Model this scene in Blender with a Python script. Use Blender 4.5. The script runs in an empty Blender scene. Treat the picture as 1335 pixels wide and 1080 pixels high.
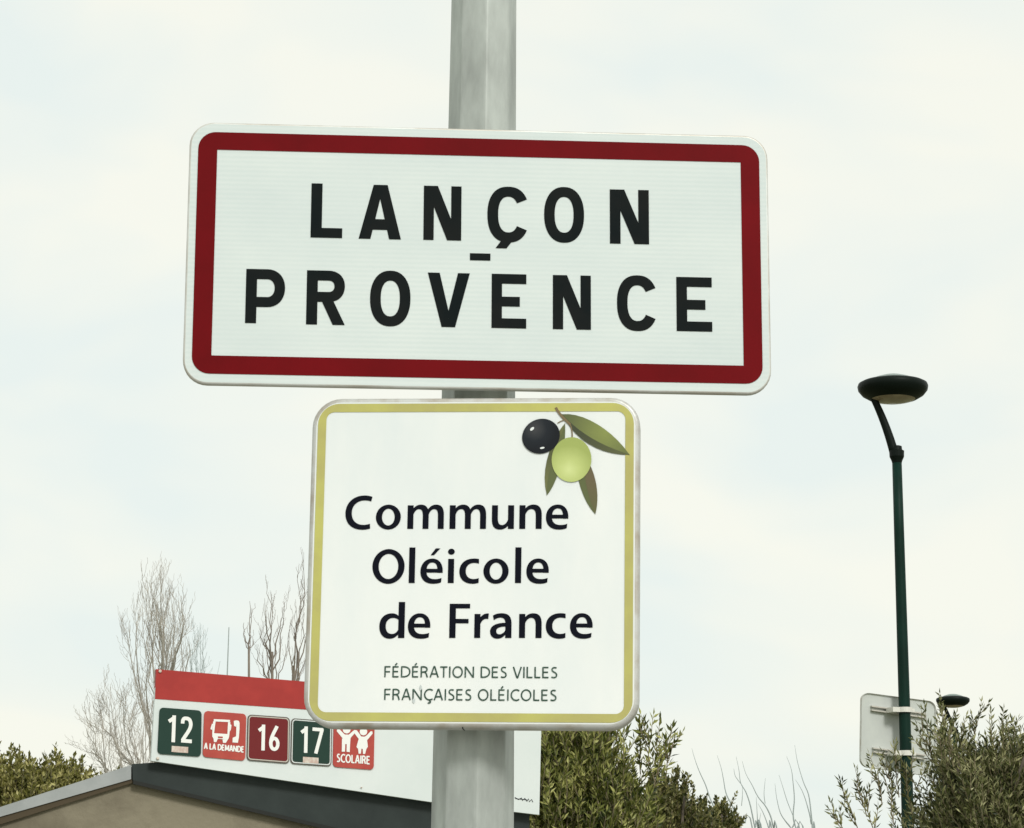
import bpy, math, random
from mathutils import Vector, Matrix, noise
rad = math.radians
scene = bpy.context.scene
col = scene.collection

# ------------------------------------------------------------------ camera
# pitched up 12.4 degrees, a little rolled, standing at eye height on the pavement
FPX, CX, CY = 3400.0, 667.5, 540.0            # focal length / centre in photograph pixels (1335 wide)
EYE = Vector((0, 0, 1.6))
RC = Matrix(((0.9999687709738653, -0.007902978996406353, 0.0),
             (-0.0016932470126546015, -0.21424758119303122, -0.9767779209561862),
             (0.007719455393470206, 0.9767474171329649, -0.21425427214529552)))
cam = bpy.data.cameras.new('camera')
cam_ob = bpy.data.objects.new('camera', cam)
col.objects.link(cam_ob)
cam.sensor_width = 36.0
cam.lens = 36.0 * FPX / 1335.0
cam.clip_start, cam.clip_end = 0.05, 4000.0
cam_ob.matrix_world = Matrix.Translation(EYE) @ RC.to_4x4()
scene.camera = cam_ob

# ------------------------------------------------------------------ light
SUN_AZ, SUN_EL = rad(24), rad(37)             # behind the camera, a little to its right
world = bpy.data.worlds.new('World')
scene.world = world
world.use_nodes = True
wt = world.node_tree
for n in list(wt.nodes):
    wt.nodes.remove(n)
def wn(t, **k):
    n = wt.nodes.new(t)
    for a, b in k.items():
        setattr(n, a, b)
    return n
sky = wn('ShaderNodeTexSky', sky_type='NISHITA', sun_disc=False, sun_elevation=SUN_EL,
         sun_rotation=math.pi - SUN_AZ, air_density=1.0, dust_density=4.0)
bg_sky = wn('ShaderNodeBackground'); bg_sky.inputs['Strength'].default_value = 0.10
wt.links.new(sky.outputs[0], bg_sky.inputs['Color'])
tc = wn('ShaderNodeTexCoord')
mp = wn('ShaderNodeMapping'); mp.inputs['Scale'].default_value = (1.0, 1.0, 2.2)
wt.links.new(tc.outputs['Generated'], mp.inputs['Vector'])
nz = wn('ShaderNodeTexNoise')
nz.inputs['Scale'].default_value = 6.5; nz.inputs['Detail'].default_value = 3.0
nz.inputs['Roughness'].default_value = 0.5; nz.inputs['Distortion'].default_value = 0.3
wt.links.new(mp.outputs[0], nz.inputs['Vector'])
cr = wn('ShaderNodeValToRGB')
cr.color_ramp.elements[0].position = 0.36; cr.color_ramp.elements[0].color = (0.845, 0.915, 0.875, 1)
cr.color_ramp.elements[1].position = 0.60; cr.color_ramp.elements[1].color = (0.965, 0.970, 0.868, 1)
wt.links.new(nz.outputs['Fac'], cr.inputs['Fac'])
bg_cl = wn('ShaderNodeBackground'); bg_cl.inputs['Strength'].default_value = 0.79
wt.links.new(cr.outputs[0], bg_cl.inputs['Color'])
mx = wn('ShaderNodeMixShader'); mx.inputs[0].default_value = 0.93      # thin blue behind a closed white overcast
wt.links.new(bg_sky.outputs[0], mx.inputs[1]); wt.links.new(bg_cl.outputs[0], mx.inputs[2])
wo = wn('ShaderNodeOutputWorld'); wt.links.new(mx.outputs[0], wo.inputs['Surface'])

sun_data = bpy.data.lights.new('sun', 'SUN')
sun_data.energy = 1.5
sun_data.angle = rad(14)
sun_data.color = (1.0, 0.975, 0.94)
sun = bpy.data.objects.new('sun', sun_data)
col.objects.link(sun)
to_sun = Vector((math.sin(SUN_AZ) * math.cos(SUN_EL), -math.cos(SUN_AZ) * math.cos(SUN_EL), math.sin(SUN_EL)))
sun.rotation_euler = to_sun.to_track_quat('Z', 'Y').to_euler()
sun.location = to_sun * 30
vs = scene.view_settings
vs.view_transform = 'Standard'; vs.look = 'None'; vs.exposure = 0.36; vs.gamma = 1.0
vs.use_curve_mapping = False

# ------------------------------------------------------------------ helpers
def world_at(px, py, depth):
    """world point on the sight line of a photograph pixel, at a given distance ahead (metres, along +Y)"""
    d = RC @ Vector(((px - CX) / FPX, -(py - CY) / FPX, -1.0))
    return EYE + d * (depth / d.y)

def rot_ypr(yaw, tilt, roll):
    return Matrix.Rotation(yaw, 3, 'Z') @ Matrix.Rotation(tilt, 3, 'X') @ Matrix.Rotation(roll, 3, 'Y')

class Plane:
    """an upright plane in the place: u to the right, v up, -Y towards the street"""
    def __init__(self, origin, yaw=0.0, tilt=0.0, roll=0.0):
        self.o = Vector(origin); self.M = rot_ypr(rad(yaw), rad(tilt), rad(roll))
        self.n = self.M @ Vector((0, 1, 0))
    def uv(self, px, py, off=0.0):
        d = RC @ Vector(((px - CX) / FPX, -(py - CY) / FPX, -1.0))
        o = self.o + self.n * off
        t = self.n.dot(o - EYE) / self.n.dot(d)
        q = self.M.transposed() @ (EYE + d * t - self.o)
        return (q.x, q.z)
    def matrix(self):
        return Matrix.Translation(self.o) @ self.M.to_4x4()

class MB:
    def __init__(self): self.v = []; self.f = []; self.m = []; self.step = 0.0
    def face(self, pts, m=0):
        i = len(self.v); self.v += [tuple(p) for p in pts]
        self.f.append(tuple(range(i, i + len(pts)))); self.m.append(m)
    def grid(self, loops, closed=True, m=0, cap0=False, cap1=False):
        """skin a list of equal loops"""
        n = len(loops[0]); b = len(self.v)
        for l in loops: self.v += [tuple(p) for p in l]
        for j in range(len(loops) - 1):
            for i in range(n if closed else n - 1):
                k = (i + 1) % n
                self.f.append((b + j*n + i, b + j*n + k, b + (j+1)*n + k, b + (j+1)*n + i)); self.m.append(m)
        if cap0: self.f.append(tuple(b + i for i in reversed(range(n)))); self.m.append(m)
        if cap1: self.f.append(tuple(b + (len(loops)-1)*n + i for i in range(n))); self.m.append(m)
    def box(self, x0, x1, y0, y1, z0, z1, m=0):
        p = [(x0,y0,z0),(x1,y0,z0),(x1,y1,z0),(x0,y1,z0),(x0,y0,z1),(x1,y0,z1),(x1,y1,z1),(x0,y1,z1)]
        b = len(self.v); self.v += p
        for q in ((0,3,2,1),(4,5,6,7),(0,1,5,4),(1,2,6,5),(2,3,7,6),(3,0,4,7)):
            self.f.append(tuple(b + i for i in q)); self.m.append(m)
    def prism(self, poly, y0, y1, m=0):
        """outline in (u,v), extruded from y0 (front) to y1 (back)"""
        a = sum(poly[i][0]*poly[(i+1) % len(poly)][1] - poly[(i+1) % len(poly)][0]*poly[i][1] for i in range(len(poly)))
        if a < 0: poly = poly[::-1]
        f = [(u, y0, v) for u, v in poly]; k = [(u, y1, v) for u, v in poly]
        self.face(f, m); self.face(k[::-1], m)
        for i in range(len(poly)):
            j = (i + 1) % len(poly)
            self.face([f[i], k[i], k[j], f[j]], m)
    def tube(self, pts, radii, sides=6, m=0, cap=True):
        pts = [Vector(p) for p in pts]; loops = []
        for i, p in enumerate(pts):
            t = (pts[min(i+1, len(pts)-1)] - pts[max(i-1, 0)])
            if t.length < 1e-9: t = Vector((0, 0, 1))
            t.normalize()
            a = Vector((1, 0, 0)) if abs(t.x) < 0.8 else Vector((0, 1, 0))
            e = t.cross(a).normalized(); g = t.cross(e)
            r = radii[i] if isinstance(radii, (list, tuple)) else radii
            loops.append([p + e*(r*math.cos(2*math.pi*k/sides)) + g*(r*math.sin(2*math.pi*k/sides)) for k in range(sides)])
        self.grid(loops, True, m, cap, cap)
    def lathe(self, prof, seg=40, m=0):
        self.grid([[(r*math.cos(2*math.pi*k/seg), r*math.sin(2*math.pi*k/seg), z) for k in range(seg)] for r, z in prof], True, m)
    # --- flat print, in (u,v), every stroke a hair above the last
    def ink(self, poly, base=0.0):
        a = sum(poly[i][0]*poly[(i+1) % len(poly)][1] - poly[(i+1) % len(poly)][0]*poly[i][1] for i in range(len(poly)))
        if a < 0: poly = poly[::-1]
        self.face([(u, -base - self.step, v) for u, v in poly])
    def band(self, a, b, base=0.0):
        for i in range(len(a) - 1):
            self.ink([a[i], a[i+1], b[i+1], b[i]], base)
        self.step = (self.step + 0.00004) % 0.00034
    def build(self, name, mats, parent=None, smooth=False):
        me = bpy.data.meshes.new(name)
        me.from_pydata(self.v, [], self.f)
        if not isinstance(mats, (list, tuple)): mats = [mats]
        for x in mats: me.materials.append(x)
        if len(mats) > 1: me.polygons.foreach_set('material_index', self.m)
        if smooth: me.polygons.foreach_set('use_smooth', [True]*len(me.polygons))
        me.update()
        ob = bpy.data.objects.new(name, me); col.objects.link(ob)
        if parent is not None: ob.parent = parent
        return ob

def tag(o, label=None, cat=None, group=None, kind=None):
    for k, v in (('label', label), ('category', cat), ('group', group), ('kind', kind)):
        if v: o[k] = v
    return o
def thing(name, label, cat, mat=None, group=None):
    o = bpy.data.objects.new(name, None); col.objects.link(o)
    o.empty_display_size = 0.1
    if mat is not None: o.matrix_world = mat
    return tag(o, label, cat, group)

def rrect(w, h, r, n=8, cx=0.0, cz=0.0):
    pts = []
    for sx, sz, a0 in ((1, 1, 0), (-1, 1, 90), (-1, -1, 180), (1, -1, 270)):
        for k in range(n + 1):
            a = rad(a0 + 90*k/n)
            pts.append((cx + sx*(w/2 - r) + r*math.cos(a), cz + sz*(h/2 - r) + r*math.sin(a)))
    return pts
def bez(p0, p1, p2, p3, n=10):
    out = []
    for i in range(n + 1):
        t = i/n; s = 1 - t
        out.append((s**3*p0[0] + 3*s*s*t*p1[0] + 3*s*t*t*p2[0] + t**3*p3[0],
                    s**3*p0[1] + 3*s*s*t*p1[1] + 3*s*t*t*p2[1] + t**3*p3[1]))
    return out
def path(start, *segs, n=10):
    """each segment: 3 control points (curve) or 1 point (line)"""
    out = [start]
    for s in segs:
        if len(s) == 3: out += bez(out[-1], *s, n=n)[1:]
        else: out += [(out[-1][0] + (s[0][0]-out[-1][0])*k/n, out[-1][1] + (s[0][1]-out[-1][1])*k/n) for k in range(1, n+1)]
    return out
def ell(cx, cy, rx, ry, a0=0, a1=360, n=40, e=2.0):
    out = []
    for i in range(n + 1):
        a = rad(a0 + (a1 - a0)*i/n); c, s = math.cos(a), math.sin(a)
        out.append((cx + rx*math.copysign(abs(c)**(2/e), c), cy + ry*math.copysign(abs(s)**(2/e), s)))
    return out
def rct(x0, y0, x1, y1): return [(x0, y0), (x1, y0), (x1, y1), (x0, y1)]
def pen(pts, w):
    """both sides of a centre line of width w"""
    A, B = [], []
    for i, p in enumerate(pts):
        q = pts[min(i+1, len(pts)-1)]; r = pts[max(i-1, 0)]
        dx, dy = q[0]-r[0], q[1]-r[1]; l = math.hypot(dx, dy) or 1
        A.append((p[0] - dy/l*w/2, p[1] + dx/l*w/2)); B.append((p[0] + dy/l*w/2, p[1] - dx/l*w/2))
    return A, B

# ------------------------------------------------------------------ materials
def mat(name, c, rough=0.6, metal=0.0, spec=0.22, var=0.0, scale=5.0, c2=None, bump=0.0, bscale=60.0, stretch=(1,1,1),
        lo=0.4, hi=0.65, detail=5.0, coat=0.0):
    m = bpy.data.materials.new(name); m.use_nodes = True
    t = m.node_tree; b = t.nodes['Principled BSDF']
    b.inputs['Roughness'].default_value = rough; b.inputs['Metallic'].default_value = metal
    b.inputs['Specular IOR Level'].default_value = spec; b.inputs['Coat Weight'].default_value = coat
    b.inputs['Base Color'].default_value = (*c, 1)
    co = t.nodes.new('ShaderNodeTexCoord'); mpn = t.nodes.new('ShaderNodeMapping')
    mpn.inputs['Scale'].default_value = stretch; t.links.new(co.outputs['Object'], mpn.inputs[0])
    if c2 is not None or var > 0:
        if c2 is None: c2 = tuple(x*(1 - var) for x in c)
        no = t.nodes.new('ShaderNodeTexNoise'); no.inputs['Scale'].default_value = scale
        no.inputs['Detail'].default_value = detail; no.inputs['Roughness'].default_value = 0.6
        r = t.nodes.new('ShaderNodeValToRGB')
        r.color_ramp.elements[0].position = lo; r.color_ramp.elements[0].color = (*c2, 1)
        r.color_ramp.elements[1].position = hi; r.color_ramp.elements[1].color = (*c, 1)
        t.links.new(mpn.outputs[0], no.inputs['Vector']); t.links.new(no.outputs['Fac'], r.inputs['Fac'])
        t.links.new(r.outputs[0], b.inputs['Base Color'])
    if bump > 0:
        n2 = t.nodes.new('ShaderNodeTexNoise'); n2.inputs['Scale'].default_value = bscale; n2.inputs['Detail'].default_value = 4
        bp = t.nodes.new('ShaderNodeBump'); bp.inputs['Strength'].default_value = bump; bp.inputs['Distance'].default_value = 0.004
        t.links.new(mpn.outputs[0], n2.inputs['Vector']); t.links.new(n2.outputs['Fac'], bp.inputs['Height'])
        t.links.new(bp.outputs[0], b.inputs['Normal'])
    return m

def retro_white():
    """microprismatic white sheeting: faint rows of cells, faint yellowed blotches"""
    m = mat('retroreflective_white', (0.69, 0.75, 0.735), 0.36, c2=(0.63, 0.70, 0.695), scale=3.0, stretch=(1, 1, 2.5), lo=0.35, hi=0.65)
    t = m.node_tree; b = t.nodes['Principled BSDF']
    src = b.inputs['Base Color'].links[0].from_socket
    co = t.nodes.new('ShaderNodeTexCoord'); mpn = t.nodes.new('ShaderNodeMapping'); t.links.new(co.outputs['Object'], mpn.inputs[0])
    w = t.nodes.new('ShaderNodeTexWave'); w.bands_direction = 'Z'; w.inputs['Scale'].default_value = 38.0
    w.inputs['Distortion'].default_value = 1.2; w.inputs['Detail'].default_value = 2; w.inputs['Detail Scale'].default_value = 3
    t.links.new(mpn.outputs[0], w.inputs['Vector'])
    nn = t.nodes.new('ShaderNodeTexNoise'); nn.inputs['Scale'].default_value = 5.0; t.links.new(mpn.outputs[0], nn.inputs['Vector'])
    mu = t.nodes.new('ShaderNodeMath'); mu.operation = 'MULTIPLY'
    t.links.new(w.outputs['Fac'], mu.inputs[0]); t.links.new(nn.outputs['Fac'], mu.inputs[1])
    m2 = t.nodes.new('ShaderNodeMath'); m2.operation = 'MULTIPLY'; m2.inputs[1].default_value = 0.30; t.links.new(mu.outputs[0], m2.inputs[0])
    mix = t.nodes.new('ShaderNodeMix'); mix.data_type = 'RGBA'
    t.links.new(m2.outputs[0], mix.inputs['Factor']); t.links.new(src, mix.inputs['A']); mix.inputs['B'].default_value = (0.44, 0.57, 0.56, 1)
    t.links.new(mix.outputs['Result'], b.inputs['Base Color'])
    return m

def leaf_mat(name, c1, c2, c3, rough=0.5, trans=0.12):
    m = bpy.data.materials.new(name); m.use_nodes = True
    t = m.node_tree; b = t.nodes['Principled BSDF']; out = t.nodes['Material Output']
    g = t.nodes.new('ShaderNodeNewGeometry'); r = t.nodes.new('ShaderNodeValToRGB')
    e = r.color_ramp.elements
    e[0].position = 0.0; e[0].color = (*c1, 1); e[1].position = 1.0; e[1].color = (*c3, 1)
    k = e.new(0.6); k.color = (*c2, 1)
    co = t.nodes.new('ShaderNodeTexCoord'); no = t.nodes.new('ShaderNodeTexNoise'); no.inputs['Scale'].default_value = 7.0
    t.links.new(co.outputs['Object'], no.inputs['Vector'])
    ma = t.nodes.new('ShaderNodeMath'); ma.operation = 'MULTIPLY_ADD'; ma.inputs[1].default_value = 1.5; ma.inputs[2].default_value = -0.62
    t.links.new(no.outputs['Fac'], ma.inputs[0])
    mb = t.nodes.new('ShaderNodeMath'); mb.operation = 'MULTIPLY_ADD'; mb.inputs[1].default_value = 0.85
    t.links.new(g.outputs['Random Per Island'], mb.inputs[0]); t.links.new(ma.outputs[0], mb.inputs[2])
    t.links.new(mb.outputs[0], r.inputs['Fac']); t.links.new(r.outputs[0], b.inputs['Base Color'])
    b.inputs['Roughness'].default_value = rough; b.inputs['Specular IOR Level'].default_value = 0.35
    tr = t.nodes.new('ShaderNodeBsdfTranslucent'); t.links.new(r.outputs[0], tr.inputs['Color'])
    ms = t.nodes.new('ShaderNodeMixShader'); ms.inputs[0].default_value = trans
    t.links.new(b.outputs[0], ms.inputs[1]); t.links.new(tr.outputs[0], ms.inputs[2]); t.links.new(ms.outputs[0], out.inputs['Surface'])
    return m

def grad_mat(name, stops, centre, radius, axis=None, rough=0.3):
    """printed picture: colour runs with distance from a printed centre (u,v)"""
    m = bpy.data.materials.new(name); m.use_nodes = True
    t = m.node_tree; b = t.nodes['Principled BSDF']; b.inputs['Roughness'].default_value = rough; b.inputs['Specular IOR Level'].default_value = 0.2
    co = t.nodes.new('ShaderNodeTexCoord'); mpn = t.nodes.new('ShaderNodeMapping')
    s = 1.0/radius
    mpn.inputs['Scale'].default_value = (s, 0.0, s); mpn.inputs['Location'].default_value = (-centre[0]*s, 0, -centre[1]*s)
    t.links.new(co.outputs['Object'], mpn.inputs[0])
    ln = t.nodes.new('ShaderNodeVectorMath'); ln.operation = 'LENGTH'; t.links.new(mpn.outputs[0], ln.inputs[0])
    no = t.nodes.new('ShaderNodeTexNoise'); no.inputs['Scale'].default_value = 90; t.links.new(co.outputs['Object'], no.inputs['Vector'])
    ad = t.nodes.new('ShaderNodeMath'); ad.operation = 'MULTIPLY_ADD'; ad.inputs[1].default_value = 0.12
    t.links.new(no.outputs['Fac'], ad.inputs[0]); t.links.new(ln.outputs['Value'], ad.inputs[2])
    r = t.nodes.new('ShaderNodeValToRGB'); e = r.color_ramp.elements
    e[0].position, e[0].color = stops[0][0], (*stops[0][1], 1)
    e[1].position, e[1].color = stops[-1][0], (*stops[-1][1], 1)
    for p, c in stops[1:-1]:
        k = e.new(p); k.color = (*c, 1)
    t.links.new(ad.outputs[0], r.inputs['Fac']); t.links.new(r.outputs[0], b.inputs['Base Color'])
    return m

M = {}
M['retro'] = retro_white()
M['red'] = mat('retroreflective_red', (0.165, 0.003, 0.006), 0.5, spec=0.06, c2=(0.13, 0.003, 0.005), scale=7, lo=0.35, hi=0.7)
M['black'] = mat('black_film', (0.006, 0.010, 0.011), 0.5, spec=0.04, c2=(0.011, 0.013, 0.013), scale=9)
M['alu'] = mat('sign_edge_aluminium', (0.66, 0.68, 0.66), 0.42, 0.35, c2=(0.50, 0.48, 0.43), scale=6, lo=0.42, hi=0.6)
M['alu_dirty'] = mat('weathered_aluminium_edge', (0.56, 0.57, 0.55), 0.45, 0.3, c2=(0.40, 0.36, 0.30), scale=14, lo=0.36, hi=0.58)
M['galv'] = mat('galvanised_steel', (0.50, 0.54, 0.51), 0.5, 0.25, c2=(0.28, 0.30, 0.285), scale=16, stretch=(1, 1, 0.30), lo=0.30, hi=0.68, bump=0.1, bscale=80, detail=8)
M['white_print'] = mat('white_vinyl', (0.83, 0.855, 0.84), 0.3, c2=(0.735, 0.79, 0.795), scale=4, stretch=(1, 1, 0.4), lo=0.32, hi=0.62, coat=0.0)
M['olive_print'] = mat('olive_green_vinyl', (0.52, 0.51, 0.15), 0.35, c2=(0.45, 0.42, 0.15), scale=10)
M['ink_navy'] = mat('dark_navy_print', (0.006, 0.007, 0.013), 0.5, spec=0.05)
M['ink_green'] = mat('dark_green_print', (0.035, 0.075, 0.055), 0.35, c2=(0.10, 0.16, 0.13), scale=160, lo=0.35, hi=0.5)
M['ink_stain'] = mat('grey_smudge', (0.55, 0.60, 0.60), 0.4)
M['panel_white'] = mat('route_board_white', (0.70, 0.75, 0.74), 0.4, c2=(0.65, 0.71, 0.70), scale=3)
M['panel_red'] = mat('route_board_red', (0.40, 0.040, 0.034), 0.5, c2=(0.35, 0.034, 0.03), scale=12)
M['tile_green'] = mat('plate_dark_green', (0.013, 0.042, 0.031), 0.4)
M['tile_red'] = mat('plate_coral_red', (0.46, 0.080, 0.060), 0.5, c2=(0.41, 0.062, 0.05), scale=14)
M['tile_maroon'] = mat('plate_maroon', (0.16, 0.016, 0.018), 0.4)
M['tile_edge'] = mat('plate_pale_edge', (0.55, 0.50, 0.44), 0.5)
M['tile_rim'] = mat('plate_dark_rim', (0.10, 0.085, 0.07), 0.5)
M['tile_white'] = mat('plate_white_print', (0.84, 0.85, 0.82), 0.4)
M['sticker'] = mat('faded_sticker', (0.70, 0.66, 0.58), 0.6, c2=(0.55, 0.42, 0.36), scale=60)
M['fascia'] = mat('shaded_green_grey_fascia', (0.030, 0.040, 0.038), 0.5, c2=(0.022, 0.030, 0.029), scale=5)  # green-grey paint, with the right roof edge's shade put into the colour
M['fascia_dark'] = mat('dark_drip_edge', (0.018, 0.02, 0.018), 0.6)
M['flashing'] = mat('lit_grey_flashing', (0.36, 0.38, 0.38), 0.45, 0.15, c2=(0.30, 0.32, 0.32), scale=8)  # grey metal, with the light on the left roof edge put into the colour
M['soffit'] = mat('brown_soffit_shade', (0.075, 0.058, 0.036), 0.8)
M['render'] = mat('beige_render', (0.24, 0.215, 0.155), 0.85, c2=(0.155, 0.135, 0.097), scale=2.3, lo=0.42, hi=0.58, bump=0.6, bscale=70, detail=10.0)
M['lamp_green'] = mat('dark_green_paint', (0.005, 0.027, 0.019), 0.5, spec=0.12, c2=(0.004, 0.020, 0.014), scale=4)
M['lamp_head'] = mat('black_green_lamp_paint', (0.006, 0.010, 0.008), 0.45, spec=0.1)
M['lamp_dome'] = mat('lamp_top_glaze', (0.16, 0.21, 0.19), 0.25)
M['lens'] = mat('lamp_glass', (0.42, 0.34, 0.26), 0.25, c2=(0.30, 0.23, 0.18), scale=6)
M['sign_back'] = mat('grey_sign_back', (0.58, 0.61, 0.58), 0.45, 0.1, c2=(0.53, 0.56, 0.54), scale=5)
M['clamp'] = mat('clamp_aluminium', (0.72, 0.71, 0.66), 0.4, 0.2)
M['rail'] = mat('rail_aluminium', (0.55, 0.53, 0.48), 0.45, 0.2)
M['leaf_olive'] = leaf_mat('olive_leaf', (0.020, 0.034, 0.005), (0.135, 0.152, 0.028), (0.48, 0.48, 0.17))
M['leaf_grey'] = leaf_mat('grey_olive_leaf', (0.018, 0.028, 0.008), (0.122, 0.134, 0.042), (0.45, 0.44, 0.23))
M['leaf_dark'] = leaf_mat('dark_evergreen_leaf', (0.026, 0.036, 0.010), (0.105, 0.112, 0.030), (0.28, 0.26, 0.10))
M['leaf_hedge'] = leaf_mat('yellowish_hedge_leaf', (0.045, 0.052, 0.009), (0.185, 0.178, 0.040), (0.50, 0.46, 0.19))
M['bark'] = mat('grey_brown_bark', (0.12, 0.10, 0.075), 0.9, c2=(0.07, 0.06, 0.045), scale=14, bump=0.5, bscale=40)
M['twig_olive'] = mat('olive_twig', (0.19, 0.16, 0.10), 0.8)
M['twig_pale'] = mat('pale_bare_twig', (0.46, 0.43, 0.38), 0.85, c2=(0.30, 0.28, 0.25), scale=4)
M['twig_blue'] = mat('grey_bare_twig', (0.36, 0.41, 0.41), 0.85)
M['twig_brown'] = mat('brown_bare_twig', (0.28, 0.24, 0.20), 0.85, c2=(0.20, 0.17, 0.15), scale=3)
M['ground'] = mat('dry_verge', (0.20, 0.19, 0.13), 0.95, c2=(0.12, 0.14, 0.06), scale=0.6)
M['paving'] = mat('concrete_paving', (0.38, 0.37, 0.34), 0.9, c2=(0.30, 0.29, 0.27), scale=2)

# ------------------------------------------------------------------ setting
g = MB(); g.face([(-1500, -1500, 0), (1500, -1500, 0), (1500, 1500, 0), (-1500, 1500, 0)])
tag(g.build('ground', M['ground']), kind='structure')
g = MB(); g.box(-7, 6, -5, 7.4, 0.004, 0.12)
tag(g.build('pavement', M['paving']), kind='structure')

# ------------------------------------------------------------------ galvanised octagonal post
def post_axis(py, depth=4.425):
    return world_at(631 - 15.0*py/1080.0, py, depth)
pa, pb = post_axis(0), post_axis(1080)
def axis_at(z):
    t = (z - pa.z)/(pb.z - pa.z); return pa.lerp(pb, t)
SC = (pa.y)/FPX*1.024
def post_rad(z):
    t = (z - pa.z)/(pb.z - pa.z)
    return (0.5*88*(1-t)*1.012 + 0.5*108*t*1.0)*pa.y/FPX*(1 + 0.018*(1-t))
BASE = axis_at(0.12)
post = thing('sign_post', 'tapered octagonal galvanised steel post carrying the two town signs', 'post', Matrix.Translation(BASE))
zs = [0.13, 0.8, 1.5, 1.9, 2.3, 2.7, 3.1, 3.5, 4.4, 5.6]
m = MB(); loops = []
for z in zs:
    c = axis_at(z) - BASE; r = post_rad(z)
    lp = []
    for k in range(8):                                     # a vertex faces the street, edges slightly rounded
        a0 = -math.pi/2 + 0.10 + k*math.pi/4
        for d in (-0.055, 0.0, 0.055):
            rr = r*math.cos(math.pi/8)/math.cos(math.pi/8 - abs(d)) if d else r*0.992
            lp.append((c.x + rr*math.cos(a0 + d), c.y + rr*math.sin(a0 + d), c.z))
    loops.append(lp)
m.grid(loops, True, 0, True, True); m.build('shaft', M['galv'], post)
m = MB(); m.box(-0.16, 0.16, -0.16, 0.16, 0.0, 0.015)
m.build('base_plate', M['galv'], post)
for sx in (-1, 1):
    for sy in (-1, 1):
        m = MB(); m.tube([(sx*0.125, sy*0.125, 0.015), (sx*0.125, sy*0.125, 0.05)], 0.013, 6); m.build('anchor_bolt', M['galv'], post)

# ------------------------------------------------------------------ plates with a rolled edge
def plate_mesh(w, h, r, edge, thick, lip=0.012):
    m = MB(); loops = []
    for k in range(7):
        a = rad(90*k/6); ins = edge*(1 - math.sin(a)); y = edge*(1 - math.cos(a))
        loops.append([(u, y, v) for u, v in rrect(w - 2*ins, h - 2*ins, max(r - ins, 0.002))])
    loops.append([(u, thick, v) for u, v in rrect(w, h, r)])
    loops.append([(u, thick, v) for u, v in rrect(w - 2*lip, h - 2*lip, max(r - lip, 0.002))])
    loops.append([(u, edge + 0.002, v) for u, v in rrect(w - 2*lip, h - 2*lip, max(r - lip, 0.002))])
    loops = loops[::1]
    n = len(loops[0])
    m.grid(loops, True, 1)
    m.face([(p[0], p[1], p[2]) for p in loops[0]], 0)
    m.face([(p[0], p[1], p[2]) for p in loops[-1]][::-1], 1)
    return m

# ------------------------------------------------------------------ town sign
TP = Plane((-0.0572, 4.3197, 2.8223), 3.73, 0.18, -0.23)
town = thing('town_sign', 'wide white town entry sign with dark red border and black capitals', 'road sign', TP.matrix())
m = plate_mesh(1.004, 0.4635, 0.042, 0.0035, 0.013)
m.build('panel', [M['retro'], M['alu']], town)
m = MB(); o_ = rrect(0.9735, 0.4275, 0.030); i_ = rrect(0.908, 0.364, 0.0008)
m.band(o_ + o_[:1], i_ + i_[:1], 0.0008); m.build('red_border', M['red'], town)

def glyph_town(ch):
    """polygons ('p') and bands ('b') in units of 200 = capital height"""
    R = rct
    if ch == 'L': return 117, [('p', R(0, 0, 41, 200)), ('p', R(41, 0, 117, 36))]
    if ch == 'A': return 157, [('p', [(0,0),(44,0),(78,148),(78,200),(53,200)]), ('p', [(157,0),(105,200),(78,200),(78,148),(113,0)]),
                               ('p', [(51.8,34),(106,34),(97,73),(60.8,73)])]
    if ch == 'N': return 140, [('p', R(0, 0, 38, 200)), ('p', R(102, 0, 140, 200)), ('p', [(38,200),(52,200),(102,78),(102,0),(88,0),(38,122)])]
    if ch == 'O': return 148, [('b', ell(74, 100, 74, 103, 0, 360, 48, 2.25), ell(74, 100, 35, 66, 0, 360, 48, 2.3))]
    if ch in 'CÇ':
        g = [('b', ell(76, 100, 76, 103, 30, 330, 44, 2.35), ell(76, 100, 37, 66, 36, 324, 44, 2.35))]
        if ch == 'Ç': g.append(('p', [(50, 4), (92, 4), (70, -25), (30, -25), (48, 0)]))
        return 142, g
    if ch in 'PR':
        y0 = 60 if ch == 'P' else 84
        ym = (200 + y0)/2; ry = (200 - y0)/2; w = 146 if ch == 'P' else 142
        out = path((41, 200), ((80, 200),)) + path((80, 200), ((122, 200), (w, 200 - ry*0.45), (w, ym)), ((w, y0 + ry*0.45), (122, y0), (80, y0)), ((41, y0),))[1:]
        inn = path((41, 163), ((80, 163),)) + path((80, 163), ((97, 163), (w-39, ym + (163-ym)*0.55), (w-39, ym)), ((w-39, ym - (ym-y0-37)*0.55), (97, y0+37), (80, y0+37)), ((41, y0+37),))[1:]
        g = [('p', R(0, 0, 41, 200)), ('b', out, inn)]
        if ch == 'R': g.append(('p', [(55, 90), (99, 0), (144, 0), (98, 92)]))
        return w, g
    if ch == 'V': return 156, [('p', [(0,200),(44,200),(78,60),(78,0),(53,0)]), ('p', [(156,200),(112,200),(78,60),(78,0),(103,0)])]
    if ch == 'E': return 124, [('p', R(0, 0, 37, 200)), ('p', R(37, 164, 124, 200)), ('p', R(37, 80, 101, 116)), ('p', R(37, 0, 124, 36))]
def set_glyph(mb, parts, ox, oy, s, sx=None, base=0.0008):
    sx = sx or s
    T = lambda pts: [(ox + p[0]*sx, oy + p[1]*s) for p in pts]
    for k in parts:
        if k[0] == 'p': mb.ink(T(k[1]), base); mb.step = (mb.step + 0.00004) % 0.00034
        else: mb.band(T(k[1]), T(k[2]), base)
    return mb
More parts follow.
